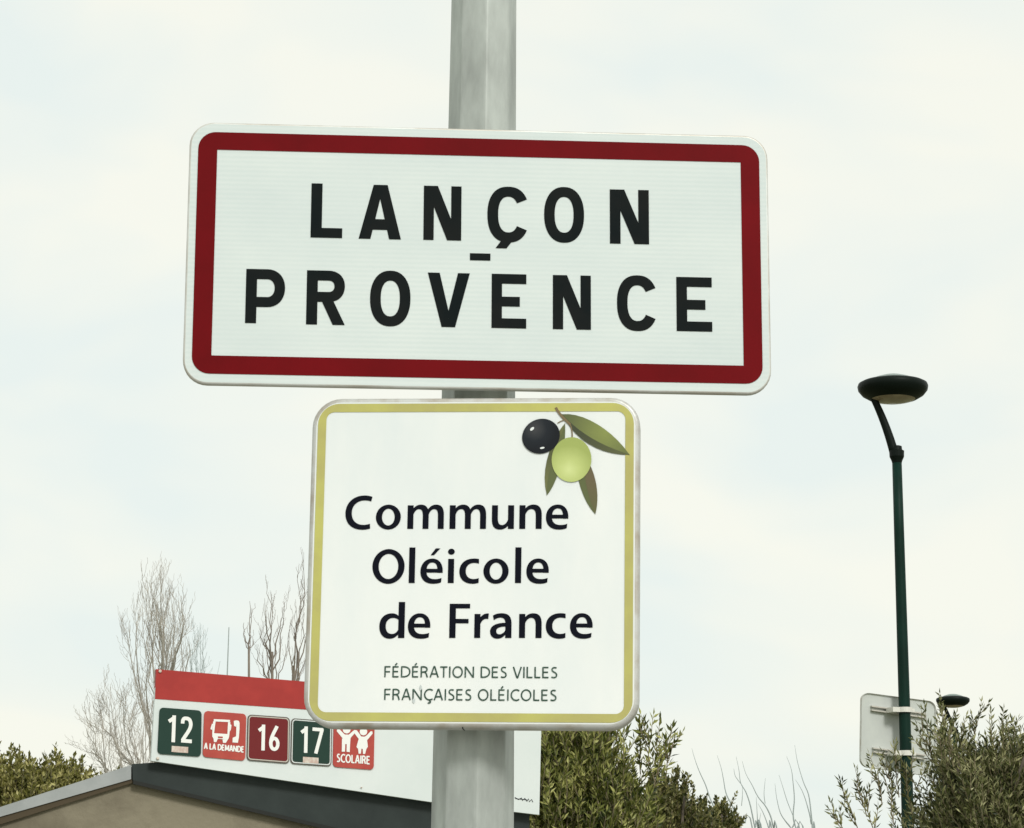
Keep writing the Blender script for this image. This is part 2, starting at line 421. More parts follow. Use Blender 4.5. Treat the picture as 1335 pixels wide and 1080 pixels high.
LINES = [('LANÇON', [(404.8, 446.0, 309.9), (467.5, 522.7, 311.4), (551.9, 601.2, 313.0), (635.2, 686.4, 314.8), (709.3, 761.5, 315.2), (795.2, 846.2, 317.8)]),
         ('PROVENCE', [(319.4, 370.7, 421.4), (398.9, 448.8, 423.2), (481.9, 534.7, 424.3), (557.0, 612.0, 426.2), (640.7, 686.0, 427.8), (720.7, 770.4, 429.4), (804.5, 854.4, 430.4), (882.2, 928.6, 431.9)])]
for word, boxes in LINES:
    for ch, (x0, x1, yb) in zip(word, boxes):
        m = MB()
        w, parts = glyph_town(ch)
        a = TP.uv(x0, yb); b = TP.uv(x1, yb); top = TP.uv(x0, yb - 70.6)
        set_glyph(m, parts, a[0], a[1], (top[1] - a[1])/200.0, (b[0] - a[0])/w)
        m.build('letter', M['black'], town)
m = MB(); a = TP.uv(612.6, 339.6); b = TP.uv(639.4, 331.0); m.ink(rct(a[0], a[1], b[0], b[1]), 0.0008); m.build('hyphen', M['black'], town)
# rails and clamps behind, round the post
def post_clamps(root, plane, zlist, half, y0):
    inv = plane.matrix().inverted()
    for z in zlist:
        w = plane.M @ Vector((0, 0, z)) + plane.o
        c = inv @ axis_at(w.z); r = post_rad(w.z)
        m = MB(); m.box(-half, half, y0, y0 + 0.022, z - 0.016, z + 0.016); rail = m.build('rail', M['rail'], root)
        m = MB(); seg = 24
        for dz0, dz1 in ((-0.014, 0.014),):
            ro = [(c.x + (r + 0.006)*math.cos(2*math.pi*k/seg), c.y + (r + 0.006)*math.sin(2*math.pi*k/seg)) for k in range(seg)]
            ri = [(c.x + (r + 0.001)*math.cos(2*math.pi*k/seg), c.y + (r + 0.001)*math.sin(2*math.pi*k/seg)) for k in range(seg)]
            m.grid([[(x, y, z+dz0) for x, y in ri], [(x, y, z+dz0) for x, y in ro], [(x, y, z+dz1) for x, y in ro], [(x, y, z+dz1) for x, y in ri], [(x, y, z+dz0) for x, y in ri]])
        m.box(c.x - 0.03, c.x + 0.03, y0 + 0.022, c.y - r, z - 0.014, z + 0.014)
        m.build('clamp', M['clamp'], root)
post_clamps(town, TP, (0.13, -0.13), 0.43, 0.0068)

# ------------------------------------------------------------------ olive commune sign
k = 4.295/4.4137
LP = Plane(EYE + (Vector((-0.0652, 4.4137, 2.3108)) - EYE)*k, -4.67, -0.13, 0.38)
WI, HI = 0.52*k, 0.5217*k
com = thing('commune_sign', 'square white sign with olive green border and painted olive branch below the town sign', 'road sign', LP.matrix())
m = plate_mesh(0.5625*k/0.986, 0.5645*k/0.986, 0.050, 0.0078, 0.036)
m.build('panel', [M['white_print'], M['alu_dirty']], com)
m = MB(); o_ = rrect(0.5415*k/0.986, 0.5435*k/0.986, 0.036); i_ = rrect(WI, HI, 0.014)
m.band(o_ + o_[:1], i_ + i_[:1], 0.0008); m.build('green_border', M['olive_print'], com)
m = MB(); u_, v_ = -0.012, -0.5*0.5645*k/0.986; m.box(u_ - 0.0009, u_ + 0.0009, 0.0025, 0.0355, v_ - 0.0006, v_ + 0.004); m.build('edge_seam', M['black'], com)

def arch(x0, w, s=65, h=260):
    out = path((x0 + 46, h*0.76), ((x0 + 70, h*0.95), (x0 + w*0.46, 268), (x0 + w*0.62, 268)), ((x0 + w*0.90, 268), (x0 + w, 225), (x0 + w, 150)), ((x0 + w, 0),))
    inn = path((x0 + s - 4, h*0.55), ((x0 + s + 8, h*0.74), (x0 + w*0.42, 218), (x0 + w*0.53, 218)), ((x0 + w*0.68, 218), (x0 + w - s, 190), (x0 + w - s, 140)), ((x0 + w - s, 0),))
    return ('b', out, inn)
def flip(parts, w, h):
    return [tuple([k[0]] + [[(w - x, h - y) for x, y in q] for q in k[1:]]) for k in parts]
def glyph_sans(ch):
    R = rct
    if ch == 'C': return [('b', path((293,355), ((260,366),(235,370),(208,370)), ((80,370),(0,285),(0,172)), ((0,60),(75,-10),(190,-10)), ((220,-10),(255,-5),(277,5))),
                           path((281,303), ((255,312),(235,315),(210,315)), ((125,315),(70,255),(70,178)), ((70,95),(120,44),(200,44)), ((225,44),(250,48),(272,57))))]
    if ch == 'o': return [('b', ell(137, 130, 137, 138), ell(137, 130, 69, 93))]
    if ch == 'O': return [('b', ell(176, 182, 176, 191), ell(176, 182, 107, 138))]
    if ch == 'n': return [('p', R(0, 0, 65, 260)), arch(0, 243)]
    if ch == 'm': return [('p', R(0, 0, 65, 260)), arch(0, 232), arch(167, 231)]
    if ch == 'u': return flip([('p', R(0, 0, 65, 260)), arch(0, 241)], 241, 260)
    if ch == 'r': return [('p', R(0, 0, 65, 260)), ('b', path((46,195), ((75,250),(110,272),(155,265))), path((61,140), ((80,195),(105,215),(149,205))))]
    if ch == 'l': return [('p', R(0, 0, 66, 390))]
    if ch == 'i': return [('p', R(0, 0, 65, 264)), ('p', ell(33, 343, 37, 33, 0, 360, 20)[:-1])]
    if ch in 'eé':
        g = [('b', path((243,112), ((250,205),(205,268),(128,268)), ((50,268),(0,205),(0,128)), ((0,42),(52,-8),(140,-8)), ((170,-8),(205,-4),(228,9))),
              path((184,112), ((190,195),(168,225),(128,225)), ((88,225),(66,185),(66,130)), ((66,72),(100,43),(155,43)), ((185,43),(210,47),(232,57)))),
             ('p', R(58, 114, 240, 156))]
        if ch == 'é': g.append(('p', [(108,305), (163,380), (213,380), (145,305)]))
        return g
    if ch == 'c': return [('b', path((212,262), ((195,267),(175,268),(155,268)), ((60,268),(0,210),(0,128)), ((0,40),(60,-8),(145,-8)), ((170,-8),(195,-4),(212,4))),
                           path((212,212), ((195,218),(178,220),(158,220)), ((105,220),(70,185),(70,130)), ((70,75),(105,44),(155,44)), ((175,44),(195,47),(212,56))))]
    if ch == 'd': return [('p', R(206, 0, 275, 392)), ('b', path((212,236), ((185,260),(165,268),(135,268)), ((55,268),(0,215),(0,128)), ((0,45),(45,-8),(115,-8)), ((155,-8),(185,10),(216,50))),
                           path((210,195), ((190,212),(170,218),(148,218)), ((100,218),(70,180),(70,130)), ((70,75),(95,44),(138,44)), ((170,44),(195,62),(210,100))))]
    if ch == 'F': return [('p', R(0, 0, 68, 371)), ('p', R(68, 321, 221, 371)), ('p', R(68, 159, 207, 207))]
    if ch == 'a': return [('b', path((28,243), ((55,260),(85,268),(122,268)), ((200,268),(231,230),(231,150)), ((231,0),)),
                           path((40,192), ((62,210),(85,220),(108,220)), ((150,220),(164,200),(164,150)), ((164,0),))),
                          ('b', path((172,165), ((60,165),(0,130),(0,72)), ((0,20),(35,-8),(78,-8)), ((120,-8),(150,12),(172,48))),
                           path((172,124), ((100,124),(67,105),(67,75)), ((67,50),(82,40),(100,40)), ((130,40),(152,58),(166,88))))]
TEXT = [('Commune', 689.8, (449.8, 489.7, 531.0, 586.0, 641.1, 677.0, 711.6)),
        ('Oléicole', 760.4, (485.0, 532.8, 547.8, 583.8, 598.6, 630.0, 671.4, 686.0)),
        ('deFrance', 832.0, (494.2, 531.5, 585.6, 618.2, 638.8, 676.6, 711.4, 743.0))]
a = LP.uv(600, 700); b = LP.uv(700, 700); SU = (b[0] - a[0])/100.0/8.344
for word, yb, xs in TEXT:
    for ch, x0 in zip(word, xs):
        m = MB()
        p = LP.uv(x0, yb)
        set_glyph(m, glyph_sans(ch), p[0], p[1], SU)
        m.build('letter', M['ink_navy'], com)

# thin capitals, drawn with a pen: unit = capital height, (advance, strokes)
def caps(ch):
    L = lambda *p: list(p)
    base = {'É': 'E', 'Ç': 'C'}.get(ch, ch)
    D = {
     'E': (0.50, [L((.06,0),(.06,1)), L((.06,.95),(.44,.95)), L((.06,.52),(.41,.52)), L((.06,.05),(.45,.05))]),
     'F': (0.47, [L((.06,0),(.06,1)), L((.06,.95),(.44,.95)), L((.06,.50),(.41,.50))]),
     'D': (0.68, [L((.06,0),(.06,1)), path((.06,.95), ((.45,.99),(.63,.80),(.63,.51)), ((.63,.18),(.42,.02),(.06,.05)))]),
     'R': (0.56, [L((.06,0),(.06,1)), path((.06,.95), ((.34,.99),(.46,.90),(.46,.73)), ((.46,.55),(.34,.48),(.06,.48))), path((.24,.48), ((.42,.48),(.42,.25),(.49,0)))]),
     'A': (0.62, [L((.03,0),(.29,1)), L((.29,1),(.33,1),(.59,0)), L((.13,.32),(.49,.32))]),
     'T': (0.51, [L((.255,0),(.255,.95)), L((.0,.95),(.51,.95))]),
     'I': (0.14, [L((.07,0),(.07,1))]),
     'O': (0.76, [ell(.38,.5,.32,.47,0,360,28)]),
     'N': (0.70, [L((.06,0),(.06,1)), L((.08,.97),(.60,.03)), L((.62,0),(.62,1))]),
     'S': (0.47, [path((.40,.90), ((.30,.97),(.09,.98),(.09,.75)), ((.09,.50),(.41,.56),(.41,.26)), ((.41,.02),(.17,.0),(.05,.10)))]),
     'V': (0.60, [L((.03,1),(.29,0)), L((.29,0),(.33,0),(.58,1))]),
     'L': (0.45, [L((.06,0),(.06,1)), L((.06,.05),(.43,.05))]),
     'C': (0.60, [ell(.40,.5,.34,.47,52,308,24)]),
     'M': (0.82, [L((.06,0),(.08,1)), L((.08,1),(.40,.15)), L((.40,.15),(.72,1)), L((.72,1),(.75,0))]),
     ' ': (0.22, []),
    }
    w, s = D[base]; s = list(s)
    if ch == 'É': s.append([(.20,1.08), (.33,1.28)])
    if ch == 'Ç': s.append(path((.40,.02), ((.38,-.10),(.52,-.08),(.46,-.20)), ((.42,-.27),(.34,-.27),(.28,-.24)), n=5))
    return w, s
def write_caps(mb, text, u0, u1, v, h, wt_, gap=0.10, base=0.0008):
    tot = sum(caps(c)[0] + gap for c in text) - gap
    s = (u1 - u0)/tot; x = u0
    for c in text:
        w, st = caps(c)
        for q in st:
            A, B = pen([(x + p[0]*s, v + p[1]*h) for p in q], wt_)
            mb.band(A, B, base)
        x += (w + gap)*s
for txt, yt, yb, x0, x1 in (('FÉDÉRATION DES VILLES', 868.8, 883.2, 500.8, 726.8), ('FRANÇAISES OLÉICOLES', 898.3, 912.8, 500.6, 725.8)):
    a = LP.uv(x0, yb); b = LP.uv(x1, yb); t = LP.uv(x0, yt)
    m = MB(); write_caps(m, txt, a[0], b[0], a[1], t[1] - a[1], 0.0024); tag(m.build('small_lettering', M['ink_green'], com), kind='stuff')
m = MB()
for x, y, w, h in ((548.5, 897, 1.4, 7), (539.5, 914, 1.6, 6)):
    a = LP.uv(x, y); m.ink([(a[0] + q[0], a[1] + q[1]) for q in ell(0, 0, w/753, h/2/753, 0, 360, 12)[:-1]], 0.0014)
m.build('smudge', M['ink_stain'], com)

# printed olive branch: traced in print pixels of an 1207 px enlargement (0.1574 px each, origin 660,520)
def Z4(u, v): return LP.uv(660 + u*190/1207.0, 520 + v*190/1207.0)
def zp(*pts): return [Z4(*p) for p in pts]
def leaf_print(rib, left, right, name_mats, base):
    """a leaf of two tones either side of its rib, plus the rib line"""
    L_, R_, C_ = [path(q[0], q[1:4]) for q in (left, right, rib)]
    T = lambda P: [Z4(*p) for p in P]
    m = MB(); m.band(T(L_), T(C_), base); m.build('printed_leaf', name_mats[0], com)
    m = MB(); m.band(T(C_), T(R_), base + 0.0001); A, B = pen(T(C_), 0.0011); m.band(A, B, base + 0.0001); m.build('printed_leaf', name_mats[1], com)
c_tip = Z4(820, 280)
M['pl_light'] = grad_mat('printed_leaf_light', [(0.0, (0.26, 0.30, 0.09)), (1.0, (0.12, 0.14, 0.06))], c_tip, 0.07)
M['pl_dark'] = grad_mat('printed_leaf_dark', [(0.0, (0.055, 0.065, 0.040)), (1.0, (0.11, 0.12, 0.055))], Z4(600, 250), 0.08)
M['pl_mid'] = grad_mat('printed_leaf_mid', [(0.0, (0.09, 0.10, 0.045)), (1.0, (0.17, 0.18, 0.075))], Z4(360, 450), 0.06)
M['pl_brown'] = grad_mat('printed_leaf_brown', [(0.0, (0.15, 0.12, 0.07)), (1.0, (0.13, 0.13, 0.06))], Z4(720, 650), 0.06)
# big leaf to the upper right
leaf_print(((462,130),(600,290),(800,400),(1022,466)), ((462,130),(640,110),(880,260),(1022,466)), ((462,130),(560,330),(760,470),(1022,466)), (M['pl_light'], M['pl_dark']), 0.0012)
# lower left leaf behind the black olive
leaf_print(((487,205),(440,400),(330,600),(337,802)), ((487,205),(400,300),(270,560),(337,802)), ((487,205),(500,400),(440,680),(337,802)), (M['pl_mid'], M['pl_light']), 0.0009)
# lower right leaf
leaf_print(((640,560),(660,720),(700,860),(738,958)), ((580,580),(610,780),(680,900),(738,958)), ((690,540),(760,680),(770,840),(738,958)), (M['pl_light'], M['pl_brown']), 0.0009)
M['pstem'] = mat('printed_stem', (0.20, 0.15, 0.08), 0.4)
m = MB()
for q, w in ((path((410,75), ((440,130),(480,170),(530,215)), n=6), 0.0042), (path((515,195), ((545,230),(548,280),(546,322)), n=6), 0.0021), (path((490,175), ((460,185),(445,190),(425,205)), n=6), 0.0016)):
    A, B = pen([Z4(*p) for p in q], w); m.band(A, B, 0.0016)
m.build('printed_stem', M['pstem'], com)
def print_olive(cu, cv, ru, rv, ang, material, base, name='printed_olive'):
    c = Z4(cu, cv); s = 190/1207.0
    k = (LP.uv(700, 600)[0] - LP.uv(600, 600)[0])/100.0*s
    ca, sa = math.cos(rad(ang)), math.sin(rad(ang)); pts = []
    for i in range(40):
        a = 2*math.pi*i/40; x, y = ru*k*math.cos(a), rv*k*math.sin(a)
        pts.append((c[0] + x*ca - y*sa, c[1] + x*sa + y*ca))
    m = MB(); m.ink(pts, base); return m.build(name, material, com)
M['p_black'] = grad_mat('printed_black_olive', [(0.0, (0.060, 0.062, 0.066)), (0.6, (0.014, 0.018, 0.024)), (1.0, (0.008, 0.010, 0.014))], Z4(235, 250), 0.040)
M['p_green'] = grad_mat('printed_green_olive', [(0.0, (0.66, 0.74, 0.33)), (0.45, (0.52, 0.60, 0.22)), (1.0, (0.36, 0.43, 0.13))], Z4(520, 590), 0.044)
print_olive(288, 312, 158, 145, 25, M['p_black'], 0.0018)
print_olive(541, 506, 164, 188, 0, M['p_green'], 0.0020)
for cu, cv, ru, rv, an in ((215, 252, 20, 11, 40), (299, 410, 19, 8, 10)):
    print_olive(cu, cv, ru, rv, an, M['white_print'], 0.0022, 'printed_glint')
post_clamps(com, LP, (0.16, -0.16), 0.22, 0.0113)

# ------------------------------------------------------------------ bus shelter
SH = Plane(world_at(300, 1000, 10.0), 18.0)
S0 = SH.o.copy(); S0.z = 0.0
ZG = -SH.o.z                                   # ground in plane coordinates
shel = thing('bus_shelter', 'beige walled bus shelter with shaded green fascia and lit grey flashing', 'bus shelter', SH.matrix())
P = lambda x, y, o=0.0: SH.uv(x, y, o)
OV = 0.022                                      # roof overhang in front of the wall
DEEP = 1.7
lft, apx, rgt = P(-170, 1107), P(171, 997.5), P(692, 1066)
# wall with a sloping head, running down to the ground
lw, aw, rw = P(-120, 1099, OV), P(175, 1006, OV), P(640, 1110, OV)
m = MB()
m.prism([(lw[0], ZG), (rw[0], ZG), (rw[0], rw[1]), aw, (lw[0], lw[1])], OV, OV + 0.10)
m.build('front_wall', M['render'], shel)
for u in (lw[0], rw[0] - 0.1):
    m = MB(); m.box(u, u + 0.1, OV + 0.104, DEEP - 0.15, ZG, min(lw[1], rw[1]) - 0.02); m.build('side_wall', M['render'], shel)
# roof: lit left edge and shaded right edge put into their colours
lb, ab = P(-170, 1114), P(171, 1016)
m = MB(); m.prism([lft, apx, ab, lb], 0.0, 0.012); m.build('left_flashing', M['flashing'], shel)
m = MB(); m.prism([(lft[0], lft[1]-0.004), (apx[0]-0.002, apx[1]-0.004), (ab[0]-0.002, ab[1]+0.004), (lb[0], lb[1]+0.004)], 0.014, DEEP); m.build('left_roof', M['soffit'], shel)
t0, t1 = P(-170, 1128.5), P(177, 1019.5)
m = MB(); m.prism([(lb[0], lb[1]-0.0005), (ab[0], ab[1]-0.0005), t1, t0], 0.006, 0.0215); m.build('soffit_shade_strip', M['soffit'], shel)  # added upright strip: the overhang's shaded underside put into its dark brown
f0, f1 = P(173, 1019.5), P(700, 1141)
r1 = P(690, 1066)
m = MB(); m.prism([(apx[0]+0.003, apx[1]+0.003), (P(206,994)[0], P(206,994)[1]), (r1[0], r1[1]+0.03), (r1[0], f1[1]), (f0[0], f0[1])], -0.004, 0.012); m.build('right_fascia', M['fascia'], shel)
m = MB(); a, b = Vector((f0[0], f0[1])), Vector((r1[0], f1[1])); t = (b - a).normalized(); q = Vector((t.y, -t.x))*-1
w_ = 0.009
m.prism([(a.x, a.y + w_*0.6), (b.x, b.y + w_*0.6), (b.x, b.y - w_), (a.x, a.y - w_)], -0.012, -0.0045); m.build('drip_edge', M['fascia_dark'], shel)
m = MB(); m.prism([(apx[0]+0.004, apx[1]-0.006), (r1[0]-0.004, r1[1]-0.006), (r1[0]-0.004, f1[1]+0.05), (f0[0]+0.004, f0[1]+0.006)], 0.0135, DEEP); m.build('right_roof', M['soffit'], shel)
for u in (lw[0] + 0.06, rw[0] - 0.06):
    m = MB(); m.box(u - 0.04, u + 0.04, DEEP - 0.14, DEEP - 0.06, ZG, min(lw[1], rw[1]) - 0.03); m.build('rear_post', M['fascia'], shel)

# ------------------------------------------------------------------ route board above the fascia
board = thing('route_board', 'long white bus route board with red top band above the shelter fascia', 'sign', SH.matrix())
BO = -0.05                                     # stands proud of the fascia
B = lambda x, y: SH.uv(x, y, BO)
tl, tr, br, bl = B(204, 873), B(706.5, 915), B(703, 1062.5), B(197, 992)
b0 = B(560, 1045.5)
ml, mr = B(202.3, 911.5), B(706, 947)
m = MB(); m.prism([tl, tr, br, b0, bl], BO, BO + 0.022); m.build('panel', M['panel_white'], board)
m = MB(); m.prism([(tl[0]-0.001, tl[1]+0.001), (tr[0]+0.001, tr[1]+0.001), mr, (ml[0]-0.001, ml[1])], BO - 0.0015, BO + 0.023); m.build('red_band', M['panel_red'], board)
for x in (230, 450, 660):
    a = B(x, 985 + (x-230)*0.12); m = MB(); m.box(a[0]-0.02, a[0]+0.02, BO + 0.0235, -0.0045, a[1]-0.010, a[1]+0.12); m.build('bracket', M['fascia'], board)
def sub(px, py, r=0.006):
    a = B(px, py); m = MB(); m.grid([[(a[0]+rr*math.cos(k*math.pi/4), yy, a[1]+rr*math.sin(k*math.pi/4)) for k in range(8)] for rr, yy in ((r, BO-0.0016), (r, BO-0.006), (r*0.6, BO-0.008))], True, 0, False, True)
    m.build('screw', M['sticker'], board)
sub(208.5, 875.5); sub(205.5, 989); sub(471, 1027, 0.003)
# small dark scrawl at the right end of the board
m = MB(); sc = [(671,1040),(676,1042.5),(680,1040.5),(681,1044),(684,1041),(687,1045),(689,1041.5),(690,1045.5),(693,1042.5),(694.5,1046)]
A, C_ = pen([B(*p) for p in sc], 0.0032); m.band(A, C_, -BO + 0.0015); A, C_ = pen([B(672,1041.5), B(688,1043.2)], 0.0022); m.band(A, C_, -BO + 0.0015)
m.build('scrawl', M['ink_navy'], board)

def num_strokes(ch):
    if ch == '1': return [[(.30,0),(.30,1)], [(.32,.92),(.06,.76)]], 0.42
    if ch == '2': return [path((.08,.72), ((.08,.95),(.20,.92),(.31,.92)), ((.47,.92),(.54,.82),(.54,.70)), ((.54,.52),(.30,.34),(.10,.09))), [(.03,.08),(.62,.08)]], 0.62
    if ch == '6': return [path((.48,.98), ((.36,.78),(.12,.58),(.11,.30))), ell(.33,.29,.215,.21,0,360,28)], 0.62
    if ch == '7': return [[(.02,.92),(.60,.92)], [(.55,.95),(.22,0)]], 0.62
class Tile:
    """square plate on the board; local t(x,y) with 0..1 from lower left"""
    def __init__(self, bl_, br_, tr_, tl_): self.q = [B(*p) for p in (bl_, br_, tr_, tl_)]
    def t(self, x, y):
        b_, r_, t_, l_ = self.q
        return (b_[0]*(1-x)*(1-y) + r_[0]*x*(1-y) + t_[0]*x*y + l_[0]*(1-x)*y, b_[1]*(1-x)*(1-y) + r_[1]*x*(1-y) + t_[1]*x*y + l_[1]*(1-x)*y)
TS = abs(B(262, 955)[0] - B(205, 955)[0])
def tile_plate(T, material, frame=None):
    m = MB(); pts = [T.t(*p) for p in [(0.5 + a, 0.5 + b) for a, b in rrect(1, 1, 0.09, 5)]]
    if frame:
        m.prism(pts, BO - 0.005, BO - 0.0002); pl = m.build('route_plate', frame[0], board)
        m = MB(); o1 = [T.t(.5 + a*.955, .5 + b*.955) for a, b in rrect(1, 1, .08, 5)]; i1 = [T.t(.5 + a*.915, .5 + b*.915) for a, b in rrect(1, 1, .07, 5)]
        m.band(o1 + o1[:1], i1 + i1[:1], -BO + 0.0056); m.build('plate_frame', frame[1], pl)
        m = MB(); i2 = [T.t(.5 + a*.90, .5 + b*.90) for a, b in rrect(1, 1, .07, 5)]
        m.ink(i2, -BO + 0.0054); m.build('plate_face', material, pl)
    else:
        m.prism(pts, BO - 0.005, BO - 0.0002); pl = m.build('route_plate', material, board)
    return pl
def tile_number(T, pl, chars, w):
    for ch, x0, x1, y0, y1 in chars:
        st, cw = num_strokes(ch); m = MB()
        for s in st:
            A, C_ = pen([T.t(x0 + p[0]/cw*(x1-x0), y0 + p[1]*(y1-y0)) for p in s], w*TS); m.band(A, C_, -BO + 0.0062)
        m.build('numeral', M['tile_white'], pl)
def tile_poly(T, pl, polys, name, mt, base=0.0062):
    m = MB()
    for q in polys: m.ink([T.t(*p) for p in q], -BO + base); m.step += 0.00005
    return m.build(name, mt, pl)
def tile_text(T, pl, txt, x0, x1, y, h, wt_):
    m = MB(); tot = sum(caps(c)[0] + 0.12 for c in txt) - 0.12; s = (x1-x0)/tot; x = x0
    for c in txt:
        w, st = caps(c)
        for q in st:
            A, C_ = pen([T.t(x + p[0]*s, y + p[1]*h) for p in q], wt_*TS); m.band(A, C_, -BO + 0.0062)
        x += (w + 0.12)*s
    tag(m.build('plate_lettering', M['tile_white'], pl), kind='stuff')
T1 = Tile((204.8, 983), (261.7, 987), (262.6, 926.8), (207.8, 922.6))
T2 = Tile((263.8, 987), (319.3, 992.3), (320.8, 931.2), (266.0, 927.0))
T3 = Tile((321.2, 991.6), (376.8, 996.0), (377.6, 935.6), (322.7, 931.8))
T4 = Tile((378.3, 996.0), (431.6, 999.6), (432.6, 940.8), (379.6, 936.6))
T5 = Tile((433.6, 1000.0), (486.8, 1004.0), (488.0, 945.0), (434.8, 940.8))
p1 = tile_plate(T1, M['tile_green']); p1['label'] = 'dark green plate reading 12'
tile_number(T1, p1, [('1', .20, .41, .27, .85), ('2', .52, .78, .27, .85)], .082)
tile_poly(T1, p1, [rct(.32, .06, .70, .19)], 'sticker', M['sticker'])
p2 = tile_plate(T2, M['tile_red']); p2['label'] = 'coral red plate with bus and telephone symbols'
def q2(*pts): return [((u - 62)/752.0, 1 - (v - 105 - (u - 62)*0.068)/ 805.0) for u, v in pts]
tile_poly(T2, p2, [q2((235,250),(525,262),(522,300),(235,290)), q2((225,290),(268,292),(248,500),(215,498)), q2((490,300),(532,302),(520,510),(485,505)),
                   q2((215,495),(520,508),(515,560),(220,560)), q2((220,555),(515,557),(500,600),(240,590)), q2((240,585),(318,592),(292,650),(252,650)), q2((400,600),(500,595),(460,662),(412,660)),
                   q2((180,425),(205,330),(222,335),(215,440)), q2((530,335),(552,350),(545,425),(525,465))], 'bus_symbol', M['tile_white'])
tile_poly(T2, p2, [q2((318,550),(405,553),(402,580),(318,578))], 'bus_grille', M['tile_red'], 0.0073)
tile_poly(T2, p2, [q2((590,280),(630,268),(680,275),(695,310),(640,330),(635,380),(600,365)), q2((695,310),(697,420),(690,560),(640,545),(640,330)), q2((690,560),(675,655),(580,650),(580,570),(640,545))], 'telephone_symbol', M['tile_white'])
tile_text(T2, p2, 'A LA DEMANDE', .03, .96, .175, .125, .028)
p3 = tile_plate(T3, M['tile_maroon'], (M['tile_rim'], M['tile_edge'])); p3['label'] = 'maroon plate in a pale frame reading 16'
tile_number(T3, p3, [('1', .24, .43, .24, .80), ('6', .51, .75, .24, .80)], .080)
p4 = tile_plate(T4, M['tile_green'], (M['tile_rim'], M['panel_white'])); p4['label'] = 'dark green plate in a pale frame reading 17'
tile_number(T4, p4, [('1', .22, .42, .26, .84), ('7', .51, .79, .26, .84)], .080)
tile_poly(T4, p4, [rct(.30, .04, .68, .17)], 'sticker', M['sticker'])
p5 = tile_plate(T5, M['tile_red']); p5['label'] = 'coral red plate with two children symbols'
def q5(*pts): return [((u - 135)/825.0, (935 + (u - 135)*0.055 - v)/ 905.0) for u, v in pts]
tile_poly(T5, p5, [q5(*[(395 + 78*math.cos(a*.314), 190 + 78*math.sin(a*.314)) for a in range(20)]), q5((205,190),(255,190),(330,262),(320,370),(295,340),(195,225)), q5((330,262),(360,290),(440,290),(480,255),(480,345),(475,372),(320,372)),
                   q5((480,255),(545,195),(570,195),(556,262),(480,350)), q5((305,370),(475,370),(470,480),(305,480)), q5((305,480),(372,480),(370,632),(305,632)), q5((402,480),(470,480),(465,640),(402,632))], 'child_symbol', M['tile_white'])
tile_poly(T5, p5, [q5(*[(735 + 76*math.cos(a*.314), 222 + 76*math.sin(a*.314)) for a in range(20)]), q5((556,262),(570,195),(600,200),(680,300),(640,370)), q5((660,300),(700,322),(760,325),(810,290),(810,410),(640,380)),
                   q5((790,310),(880,212),(915,215),(920,260),(810,395)), q5((640,375),(810,385),(830,520),(800,572),(620,560),(600,530)), q5((632,560),(700,565),(690,665),(645,665)), q5((725,565),(800,570),(775,670),(735,668))], 'child_symbol', M['tile_white'])
tile_text(T5, p5, 'SCOLAIRE', .09, .90, .115, .175, .032)

# ------------------------------------------------------------------ street lamps
LAMP_D = 21.7
def lamp_profile():
    return [(0.0, 0.095), (0.08, 0.089), (0.155, 0.066), (0.195, 0.046)], \
           [(0.192, 0.047), (0.262, 0.030), (0.292, 0.014), (0.300, -0.008), (0.294, -0.042), (0.262, -0.082), (0.205, -0.116), (0.190, -0.120)], \
           [(0.189, -0.118), (0.17, -0.128), (0.10, -0.144), (0.0, -0.150)]
def make_lamp(name, label, base, top_z, lean, head_off, arm_dx, scale=1.0):
    root = thing(name, label, 'street lamp', Matrix.Translation(base))
    H = top_z - base.z
    m = MB(); n = 10
    m.tube([(lean*(i/n), 0, 0.02 + (H - 0.02)*i/n) for i in range(n + 1)], [0.062 - 0.021*i/n for i in range(n + 1)], 16)
    m.build('shaft', M['lamp_green'], root, True)
    m = MB(); m.tube([(0, 0, 0.0), (0, 0, 0.25), (0, 0, 0.9), (0.001, 0, 0.95)], [0.10, 0.095, 0.085, 0.06], 16); m.build('base_sleeve', M['lamp_green'], root, True)
    tx = lean
    m = MB()
    for prof in ([(0.041, -0.02), (0.046, 0.0), (0.062, 0.035), (0.064, 0.085), (0.055, 0.09)], [(0.048, 0.09), (0.044, 0.125), (0.030, 0.13), (0.0, 0.131)]):
        m.lathe(prof, 20)
    o = m.build('collar', M['lamp_head'], root); o.location = (tx, 0, H)
    hz = H + head_off
    hx = tx - 0.02
    d, b_, l_ = lamp_profile()
    m = MB(); m.lathe(b_, 48); head = m.build('lamp_head', M['lamp_head'], root, True); head.location = (hx, 0, hz)
    m = MB(); m.lathe(d, 48); m.build('dome', M['lamp_dome'], head, True)
    m = MB(); m.lathe(l_, 48); m.build('lens', M['lens'], head, True)
    s = Vector((tx - 0.02, 0, H + 0.06)); e = Vector((hx + arm_dx, 0, hz - 0.075)); c1 = s.lerp(e, 0.5) + Vector((0.022, 0, 0.03))
    pts = [(s*(1-t)**2 + c1*2*t*(1-t) + e*t*t) for t in [i/10 for i in range(11)]]
    m = MB(); m.tube(pts, [0.040 - 0.012*i/10 for i in range(11)], 12); m.build('arm', M['lamp_head'], root, True)
    return root
def lamp_from_pixels(name, label, xt, yt, xb, yb, depth, yh):
    t = world_at(xt, yt, depth); b = world_at(xb, yb, depth)
    kx = (b.x - t.x)/(b.z - t.z)
    base = Vector((t.x - kx*t.z, depth, 0.0))
    hz = world_at(xt, yh, depth).z
    return make_lamp(name, label, base, t.z, t.x - base.x, hz - t.z, -0.185), t
lamp, ltop = lamp_from_pixels('street_lamp', 'dark green street lamp with black disc head, grey sign clamped to its shaft', 1169.3, 601, 1181.5, 1000, LAMP_D, 503)
